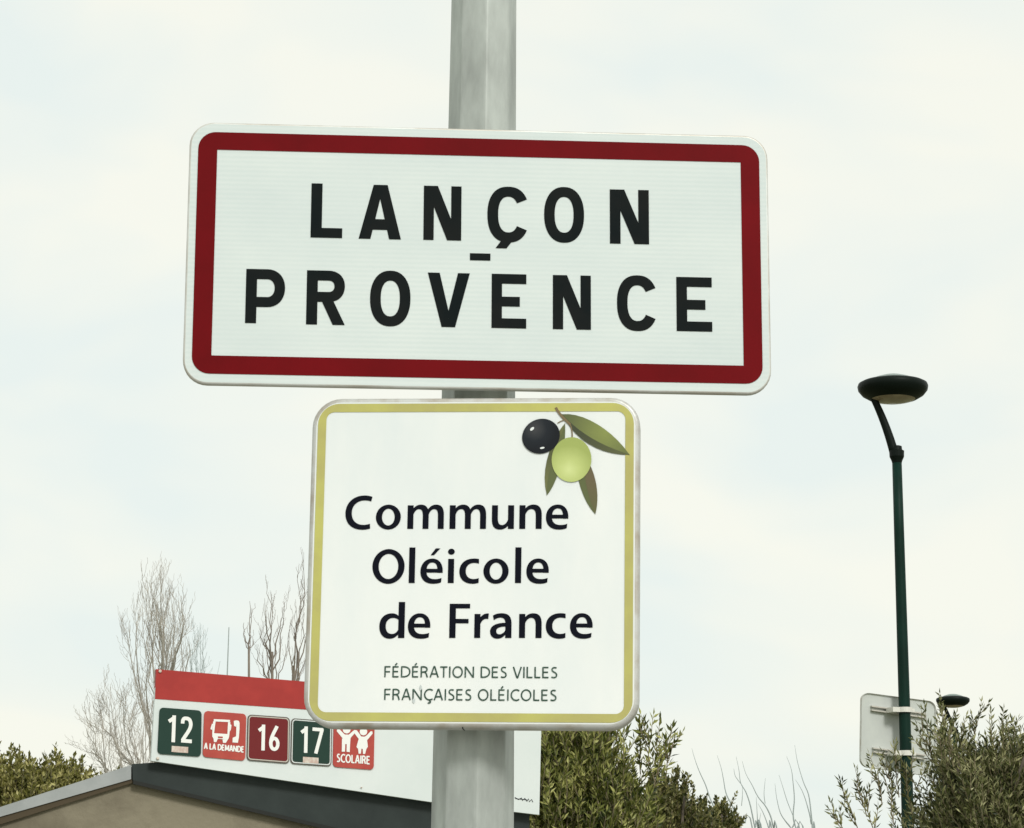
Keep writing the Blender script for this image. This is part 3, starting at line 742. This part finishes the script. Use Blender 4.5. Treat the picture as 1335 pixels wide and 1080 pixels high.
far, ftop = lamp_from_pixels('street_lamp', 'distant dark green disc street lamp behind the olive tree', 1245.0, 958, 1247.0, 1080, 46.5, 912)
far['group'] = lamp['group'] = 'green disc street lamps'
def shaft_x(py): return 1169.3 + (py - 601)/(1000 - 601.0)*(1181.5 - 1169.3)

# ------------------------------------------------------------------ grey back of a road sign on the lamp
RP = Plane(world_at(1170, 952, LAMP_D + 0.11), 22.0)
rs = thing('road_sign', 'grey back of a square road sign clamped to the green street lamp', 'road sign', RP.matrix())
q = lambda x, y: RP.uv(x, y)
tl, tr, bl, br = q(1122.5, 902.8), q(1219, 915.4), q(1121.0, 999.5), q(1218, 1013)
def quad_loop(ins, n=6, rr=0.10):
    out = []
    for a, b in rrect(1 - 2*ins, 1 - 2*ins, rr - ins*0.8, n):
        x, y = a + .5, b + .5
        out.append((bl[0]*(1-x)*(1-y) + br[0]*x*(1-y) + tr[0]*x*y + tl[0]*(1-x)*y, bl[1]*(1-x)*(1-y) + br[1]*x*(1-y) + tr[1]*x*y + tl[1]*(1-x)*y))
    return out
m = MB()
L0, L1 = quad_loop(0), quad_loop(0.008)
m.grid([[(u, 0.0, v) for u, v in L1], [(u, -0.003, v) for u, v in L1], [(u, -0.018, v) for u, v in L0], [(u, 0.012, v) for u, v in L0]], True, 1)
m.face([(u, 0.0, v) for u, v in L1], 0); m.face([(u, 0.012, v) for u, v in L0][::-1], 0)
m.build('panel', [M['sign_back'], M['alu']], rs)
inv = RP.matrix().inverted()
for (xa, ya), (xb, yb), pyc in (((1134.5, 924), (1205, 933.8), 926.0), ((1136.5, 978.5), (1205, 988), 982.5)):
    a, b = q(xa, ya), q(xb, yb)
    for dz in (-0.020, 0.012):
        m = MB(); m.prism([(a[0], a[1] + dz), (b[0], b[1] + dz), (b[0], b[1] + dz + 0.011), (a[0], a[1] + dz + 0.011)], -0.030, -0.0005); m.build('rail', M['rail'], rs)
    ctr = world_at(shaft_x(pyc), pyc, LAMP_D); c = inv @ ctr
    m = MB(); seg = 20
    for r0, r1_, z0, z1 in ((0.0595, 0.066, -0.021, 0.021),):
        ro = [(c.x + r1_*math.cos(2*math.pi*k_/seg), c.y + r1_*math.sin(2*math.pi*k_/seg)) for k_ in range(seg)]
        ri = [(c.x + r0*math.cos(2*math.pi*k_/seg), c.y + r0*math.sin(2*math.pi*k_/seg)) for k_ in range(seg)]
        m.grid([[(x, y, c.z + z0) for x, y in ri], [(x, y, c.z + z0) for x, y in ro], [(x, y, c.z + z1) for x, y in ro], [(x, y, c.z + z1) for x, y in ri], [(x, y, c.z + z0) for x, y in ri]])
    m.box(c.x - 0.125, c.x - 0.058, c.y - 0.028, -0.031, c.z - 0.021, c.z + 0.019)
    m.box(c.x + 0.058, c.x + 0.085, c.y - 0.020, -0.031, c.z - 0.016, c.z + 0.014)
    m.build('clamp', M['clamp'], rs)

# ------------------------------------------------------------------ evergreen trees
def leafy(name, label, cat, base, crown_c, rx, ry, rz, n_twig, leaf_len, leaf_w, lmat, seed, up=0.9, twig_len=(0.22, 0.5), sprigs=(), group=None, wide=False, stems=1):
    rnd = random.Random(seed)
    root = thing(name, label, cat, Matrix.Translation(base), group)
    C = crown_c - base
    # trunk and limbs
    m = MB()
    for s in range(stems):
        ox = (s - (stems-1)/2)*rx*1.3/max(stems, 1)
        pts = [Vector((ox*0.6 + rnd.uniform(-.04, .04)*i, rnd.uniform(-.03, .03)*i, max(0.0, (C.z - 0.25*rz)*i/6))) for i in range(7)]
        m.tube(pts, [0.085 - 0.007*i for i in range(7)], 9)
        for b in range(9):
            a = rnd.uniform(0, 6.283); k = rnd.uniform(0.3, 0.8)
            e = Vector((C.x + ox*0.3 + rx*k*math.cos(a), C.y + ry*k*math.sin(a), C.z + rz*rnd.uniform(-.2, .75)))
            s0 = pts[rnd.randint(3, 6)]; mid = s0.lerp(e, 0.5) + Vector((0, 0, 0.10))
            m.tube([s0, s0.lerp(mid, 0.6), mid, e], [0.032, 0.026, 0.018, 0.007], 6)
    m.build('trunk', M['bark'], root, True)
    tw = MB(); lv_v, lv_f = [], []
    def leaf(p, d, L, W):
        d = d.normalized(); s = d.cross(Vector((rnd.uniform(-1, 1), rnd.uniform(-1, 1), rnd.uniform(-1, 1))))
        if s.length < 1e-4: return
        s.normalize(); nrm = s.cross(d)
        b = len(lv_v)
        if wide:
            lv_v.extend([tuple(p), tuple(p + d*L*0.45 + s*W + nrm*W*0.3), tuple(p + d*L), tuple(p + d*L*0.5 - s*W + nrm*W*0.3)])
        else:
            dr = nrm*(-L*0.10*rnd.random())
            lv_v.extend([tuple(p), tuple(p + d*L*0.42 + s*W + nrm*W*0.35), tuple(p + d*L + dr), tuple(p + d*L*0.42 - s*W + nrm*W*0.35)])
        lv_f.extend([(b, b+1, b+2), (b, b+2, b+3)])
    def shoot(p, d, L, dens=1.0):
        n = 5; pts = [p.copy()]; q = p.copy(); dd = d.copy()
        for i in range(n):
            dd = (dd + Vector((rnd.uniform(-.16, .16), rnd.uniform(-.16, .16), rnd.uniform(-.02, .16)))).normalized()
            q = q + dd*(L/n); pts.append(q.copy())
        tw.tube(pts, [0.0032, 0.0029, 0.0025, 0.002, 0.0016, 0.0011], 3, 0, False)
        nl = int(L/leaf_len*5.0*dens)
        for i in range(nl):
            t = (i + rnd.random())/nl*0.97 + 0.03; j = min(int(t*n), n-1); f = t*n - j
            pp = pts[j].lerp(pts[j+1], f); ax = (pts[j+1] - pts[j]).normalized()
            o = Vector((rnd.gauss(0, 1), rnd.gauss(0, 1), rnd.gauss(0, .7))); o = (o - ax*o.dot(ax))
            if o.length < 1e-3: continue
            o.normalize()
            leaf(pp, ax*rnd.uniform(.45, 1.0) + o*rnd.uniform(.35, .9), leaf_len*rnd.uniform(.6, 1.15), leaf_w*rnd.uniform(.7, 1.15))
        leaf(pts[-1], dd, leaf_len*0.8, leaf_w*0.8)
    for i in range(n_twig):
        # shell-weighted directions with lumpy radius so that the outline is uneven
        while True:
            v = Vector((rnd.gauss(0, 1), rnd.gauss(0, 1), rnd.gauss(0, 1)))
            if v.length > 1e-3: break
        v.normalize()
        lump = 0.82 + 0.34*(noise.noise(v*2.3 + Vector((seed*3.1, 0, 0))) ) + 0.14*noise.noise(v*6.0 + Vector((0, seed*1.7, 0)))
        rr = lump*(rnd.random()**0.45)
        p = C + Vector((v.x*rx, v.y*ry, v.z*rz))*rr
        if p.z < 0.35: continue
        d = (Vector((v.x, v.y, v.z*0.6))*(1 - up*0.55) + Vector((rnd.gauss(0, .28), rnd.gauss(0, .28), up))).normalized()
        L = rnd.uniform(*twig_len)
        shoot(p - d*L*0.55, d, L)
    for p, d, L in sprigs:
        q0 = p - base; d0 = d.normalized(); shoot(q0, d0, L, 0.7)
        for j in range(3):
            shoot(q0 + d0*L*rnd.uniform(0.0, .55), (d0 + Vector((rnd.gauss(0, .4), rnd.gauss(0, .4), rnd.gauss(0, .2)))).normalized(), L*rnd.uniform(.35, .6), 0.8)
    tw.build('branches', M['twig_olive'], root)
    me = bpy.data.meshes.new('crown'); me.from_pydata(lv_v, [], lv_f); me.materials.append(lmat); me.update()
    cr_ = bpy.data.objects.new('crown', me); col.objects.link(cr_); cr_.parent = root
    cr_['kind'] = 'stuff'
    return root

def gpt(px, depth):
    p = world_at(px, 1286, depth); p.z = 0.0; return p
D1 = 12.2
sp = [(world_at(858, 1010, D1), Vector((0.06, 0, 1)), 0.26), (world_at(868, 1015, D1), Vector((0.16, .05, 1)), 0.24), (world_at(846, 1000, D1), Vector((-0.05, 0, 1)), 0.24),
      (world_at(862, 1000, D1), Vector((0.5, 0, 1)), 0.2), (world_at(835, 1010, D1+.1), Vector((0.0, 0, 1)), 0.25), (world_at(852, 1025, D1), Vector((0.25, 0, 1)), 0.22)]
leafy('olive_tree', 'bushy olive tree rising behind the route board', 'tree', gpt(765, D1), world_at(752, 1148, D1), 0.41, 0.45, 0.93, 3500, 0.048, 0.0066, M['leaf_olive'], 3, sprigs=sp, twig_len=(0.16, 0.34))
leafy('evergreen_bush', 'rounded dark evergreen bush beside the bare leaning whips', 'bush', gpt(880, 15.5), world_at(862, 1150, 15.5), 0.45, 0.5, 0.70, 2700, 0.034, 0.0095, M['leaf_dark'], 11, up=0.55, twig_len=(0.10, 0.22), wide=True)
leafy('evergreen_bush', 'small dark evergreen bush behind the rounded one', 'bush', gpt(945, 17.5), world_at(935, 1130, 17.5), 0.23, 0.3, 0.50, 1100, 0.034, 0.0095, M['leaf_dark'], 12, up=0.55, twig_len=(0.08, 0.18), wide=True)
D2 = 13.5
sp = [(world_at(1118, 1080, D2), Vector((-0.45, 0, 1)), 0.26), (world_at(1130, 1065, D2), Vector((-0.3, 0, 1)), 0.25), (world_at(1150, 1050, D2), Vector((-0.15, 0, 1)), 0.27), (world_at(1172, 1040, D2), Vector((-0.05, 0, 1)), 0.28),
      (world_at(1140, 1085, D2), Vector((-0.3, 0, 1)), 0.25), (world_at(1165, 1075, D2), Vector((-0.1, 0, 1)), 0.28), (world_at(1190, 1065, D2), Vector((-0.2, 0, 1)), 0.25), (world_at(1195, 1030, D2), Vector((-0.3, 0, 1)), 0.2), (world_at(1105, 1090, D2), Vector((-0.5, 0, .8)), 0.2), (world_at(1160, 1020, D2), Vector((-0.2, 0, 1)), 0.16), (world_at(1238, 992, D2 - .3), Vector((0.0, 0, 1)), 0.24), (world_at(1228, 990, D2 - .3), Vector((-0.1, 0, 1)), 0.22), (world_at(1249, 995, D2 - .3), Vector((0.05, 0, 1)), 0.24), (world_at(1243, 1000, D2 - .35), Vector((0.0, 0, 1)), 0.2), (world_at(1215, 985, D2), Vector((-0.35, 0, 1)), 0.26), (world_at(1232, 970, D2), Vector((0.02, 0, 1)), 0.26), (world_at(1270, 965, D2), Vector((0.02, 0, 1)), 0.2), (world_at(1220, 1000, D2), Vector((-0.6, 0, 1)), 0.22)]
leafy('olive_tree', 'grey green olive tree hiding the lower part of the street lamp', 'tree', gpt(1300, D2), world_at(1312, 1156, D2), 0.58, 0.6, 0.93, 3600, 0.045, 0.0060, M['leaf_grey'], 7, up=0.72, sprigs=sp, twig_len=(0.18, 0.42))
leafy('evergreen_hedge', 'yellowish evergreen hedge behind the lit roof flashing', 'hedge', gpt(40, 19.0), world_at(35, 1093, 19.0), 1.25, 0.6, 0.60, 4200, 0.046, 0.0105, M['leaf_hedge'], 21, up=0.7, twig_len=(0.14, 0.36), wide=True, stems=3)

# ------------------------------------------------------------------ bare winter trees
def bare(name, label, base, material, seed, trunk_top, r0, boughs, twigs=6, twig_len=0.5, wob=0.05, group='bare winter trees', cat='tree', r1=0.010, rt=0.0045, sub=3, upw=0.5):
    """trunk to trunk_top, then boughs (start fraction on the trunk, tip point) that carry fine twigs"""
    rnd = random.Random(seed)
    root = thing(name, label, cat, Matrix.Translation(base), group)
    m = MB(); n = 7
    tr_ = [(trunk_top - base)*(i/n) + Vector((rnd.uniform(-wob, wob), rnd.uniform(-wob, wob), 0))*(1 if 0 < i < n else 0) for i in range(n + 1)]
    m.tube(tr_, [r0 + (r1 - r0)*i/n for i in range(n + 1)], 7); m.build('trunk', material, root)
    br_ = MB()
    def grow(s, e, ra, level):
        k = 7; pts = []; wl = 0.016*(e - s).length + 0.004
        side = Vector((e.x - s.x, e.y - s.y, 0))
        for i in range(k + 1):
            t = i/k
            p = s.lerp(e, t) + side*(0.22*math.sin(math.pi*t)) + Vector((rnd.gauss(0, 1), rnd.gauss(0, 1), rnd.gauss(0, .7)))*(wl*(1 if 0 < i < k else 0))
            pts.append(p)
        br_.tube(pts, [ra + (rt*0.55 - ra)*i/k for i in range(k + 1)], 4 if level == 0 else 3, 0, False)
        if level < 2:
            L = (e - s).length
            for j in range(twigs if level == 0 else sub):
                t = rnd.uniform(0.25, 0.95); i = min(int(t*k), k - 1); p = pts[i].lerp(pts[i+1], t*k - i)
                ax = (pts[i+1] - pts[i]).normalized()
                o = Vector((rnd.gauss(0, 1), rnd.gauss(0, 1), rnd.gauss(0, .4))).normalized()
                d = (ax*1.0 + o*0.42 + Vector((0, 0, upw))).normalized()
                grow(p, p + d*twig_len*rnd.uniform(.4, 1.1)*(0.6 if level else 1.0), max(rt*(0.9 if level == 0 else 0.65), 0.002), level + 1)
    for f, tip, ra in boughs:
        i = min(int(f*n), n - 1); s = tr_[i].lerp(tr_[i+1], f*n - i)
        grow(s, tip - base, ra, 0)
    br_.build('branches', material, root)
    return root
rnd = random.Random(5)
DB = 30.0
def tips(pts, depth=DB, f=(0.55, 0.95), ra=0.014, jit=0.8):
    return [(rnd.uniform(*f), world_at(x, y, depth + rnd.uniform(-jit, jit)), ra*rnd.uniform(.7, 1.1)) for x, y in pts]
# fan shaped one low behind the end of the board
fan = [(x + 4, y + 24) for x, y in [(112, 915), (120, 880), (128, 900), (140, 868), (150, 905), (158, 872), (172, 890), (180, 865), (125, 940), (118, 958), (140, 930), (165, 925), (185, 900), (150, 955), (192, 920), (170, 905), (135, 885)]]
bare('bare_tree', 'pale fan shaped leafless tree leaning out past the end of the route board', gpt(200, DB), M['twig_pale'], 31, world_at(188, 1000, DB), 0.06, tips(fan, f=(.6, 1.0)), twigs=12, twig_len=0.36, rt=0.0030, upw=.2)
tall = [(172, 780), (170, 815), (185, 790), (192, 757), (198, 770), (205, 752), (213, 756), (219, 752), (222, 775), (228, 785), (236, 777), (240, 800), (232, 820), (246, 830), (178, 840), (200, 800), (212, 790), (226, 800), (208, 810), (190, 825), (216, 770), (206, 765)]
bare('bare_tree', 'tall broom shaped leafless tree above the red band of the route board', gpt(216, DB + 1), M['twig_pale'], 32, world_at(214, 900, DB + 1), 0.07, tips(tall, DB + 1, f=(.7, 1.0), ra=0.016), twigs=8, twig_len=0.42, rt=0.0032, upw=.6)
bare('bare_tree', 'faint low leafless tree beside the tall broom shaped one', gpt(258, DB + 12), M['twig_blue'], 33, world_at(257, 900, DB + 12), 0.05, tips([(247, 840), (254, 825), (262, 818), (265, 840), (270, 850), (251, 850), (258, 832), (287, 862)], DB + 12), twigs=5, twig_len=0.45, rt=0.004, upw=.6)
bare('bare_tree', 'single thin leafless stem between the broom tree and the pollarded tree', gpt(297, DB + 3), M['twig_blue'], 34, world_at(298.5, 818, DB + 3), 0.030, [], r1=0.006)
bare('bare_tree', 'pollarded leafless tree with a few forked upright shoots', gpt(324, DB), M['twig_brown'], 35, world_at(324.5, 843, DB), 0.030, tips([(325.5, 784), (328.5, 793), (318, 812), (326.5, 828), (331, 834), (320, 830)], f=(.985, 1.0), ra=0.007, jit=.2), twigs=1, twig_len=0.2, r1=0.013, sub=0, rt=0.004, wob=0.02)
bare('bare_tree', 'slender leafless tree with a tall wavy leader and curved side boughs', gpt(354, DB + 2), M['twig_brown'], 36, world_at(355, 850, DB + 2), 0.06,
     tips([(349.5, 758), (352, 770), (368, 792), (371, 785), (345, 780), (340, 820)], DB + 2, f=(.9, 1.0), ra=0.011, jit=.3) + tips([(346, 812), (362, 818), (372, 840), (335, 840), (348, 830), (343, 850)], DB + 2, f=(.85, .95), ra=.010), twigs=3, twig_len=0.30, r1=0.015, rt=0.0028, sub=1, upw=.8)
bare('bare_tree', 'leafless tree half hidden behind the edge of the olive commune sign', gpt(384, DB + 1), M['twig_brown'], 37, world_at(383, 868, DB + 1), 0.07,
     tips([(396, 720), (390, 735), (392, 755), (386, 790), (378, 815), (397, 800), (404, 780), (402, 830)], DB + 1, f=(.9, 1.0), ra=0.012, jit=.3), twigs=4, twig_len=0.30, r1=0.017, rt=0.0030, sub=1, upw=.8)

# leaning whips of a bare shrub between the two olive trees, each traced stem with its own depth
wh = thing('bare_shrub', 'leafless shrub of long grey leaning whips between the two olive trees', 'shrub', Matrix.Translation(gpt(1070, 19.0)))
def z1(u, v): return (890 + u*0.1498, 970 + v*0.1498)
stems_ = [[(80,40),(105,130),(145,240),(200,360),(245,490),(330,650),(520,900)], [(300,100),(335,210),(355,310),(375,420),(410,500),(520,700),(640,900)],
          [(465,110),(490,230),(505,340),(550,420),(590,540),(630,734),(690,960)], [(445,215),(458,280),(505,345)], [(518,150),(550,260),(605,360),(655,460),(720,540),(765,630),(792,740),(850,980)],
          [(720,300),(708,430),(718,520)], [(655,520),(700,600),(750,740),(800,960)], [(520,360),(520,450),(512,540)], [(803,345),(818,470),(850,600),(900,680),(945,740),(1050,960)],
          [(838,270),(870,370),(910,500),(960,625)], [(905,110),(945,220),(960,330),(972,480),(962,625),(988,740),(1080,980)], [(980,310),(1040,410),(1085,540),(1120,700),(1140,980)],
          [(975,10),(1000,160),(1050,330),(1095,440),(1115,580),(1130,740),(1150,980)], [(640,460),(648,600),(660,740),(720,960)], [(680,600),(668,740),(720,960)]]
rnd = random.Random(9)
for s in stems_:
    dp = 19.0 + rnd.uniform(-.35, .35)
    pts = [world_at(*z1(*p), dp) - gpt(1070, 19.0) for p in s]
    if s[-1][1] > 850: pts.append(Vector((rnd.uniform(-.12, .12), rnd.uniform(-.12, .12), 0.0)))
    # smooth the traced stem
    fine = []
    for i in range(len(pts) - 1):
        a = pts[max(i-1, 0)]; b = pts[i]; c = pts[i+1]; d = pts[min(i+2, len(pts)-1)]
        for j in range(4):
            t = j/4; fine.append(0.5*((2*b) + (c - a)*t + (2*a - 5*b + 4*c - d)*t*t + (3*b - a - 3*c + d)*t**3))
    fine.append(pts[-1])
    m = MB(); nf = len(fine); r_end = 0.0055 if s[-1][1] > 850 else 0.0028
    m.tube(fine, [0.0010 + (r_end - 0.0010)*min(1, i/(nf*0.6)) for i in range(nf)], 5, 0, False)
    m.build('stem', M['twig_blue'], wh)
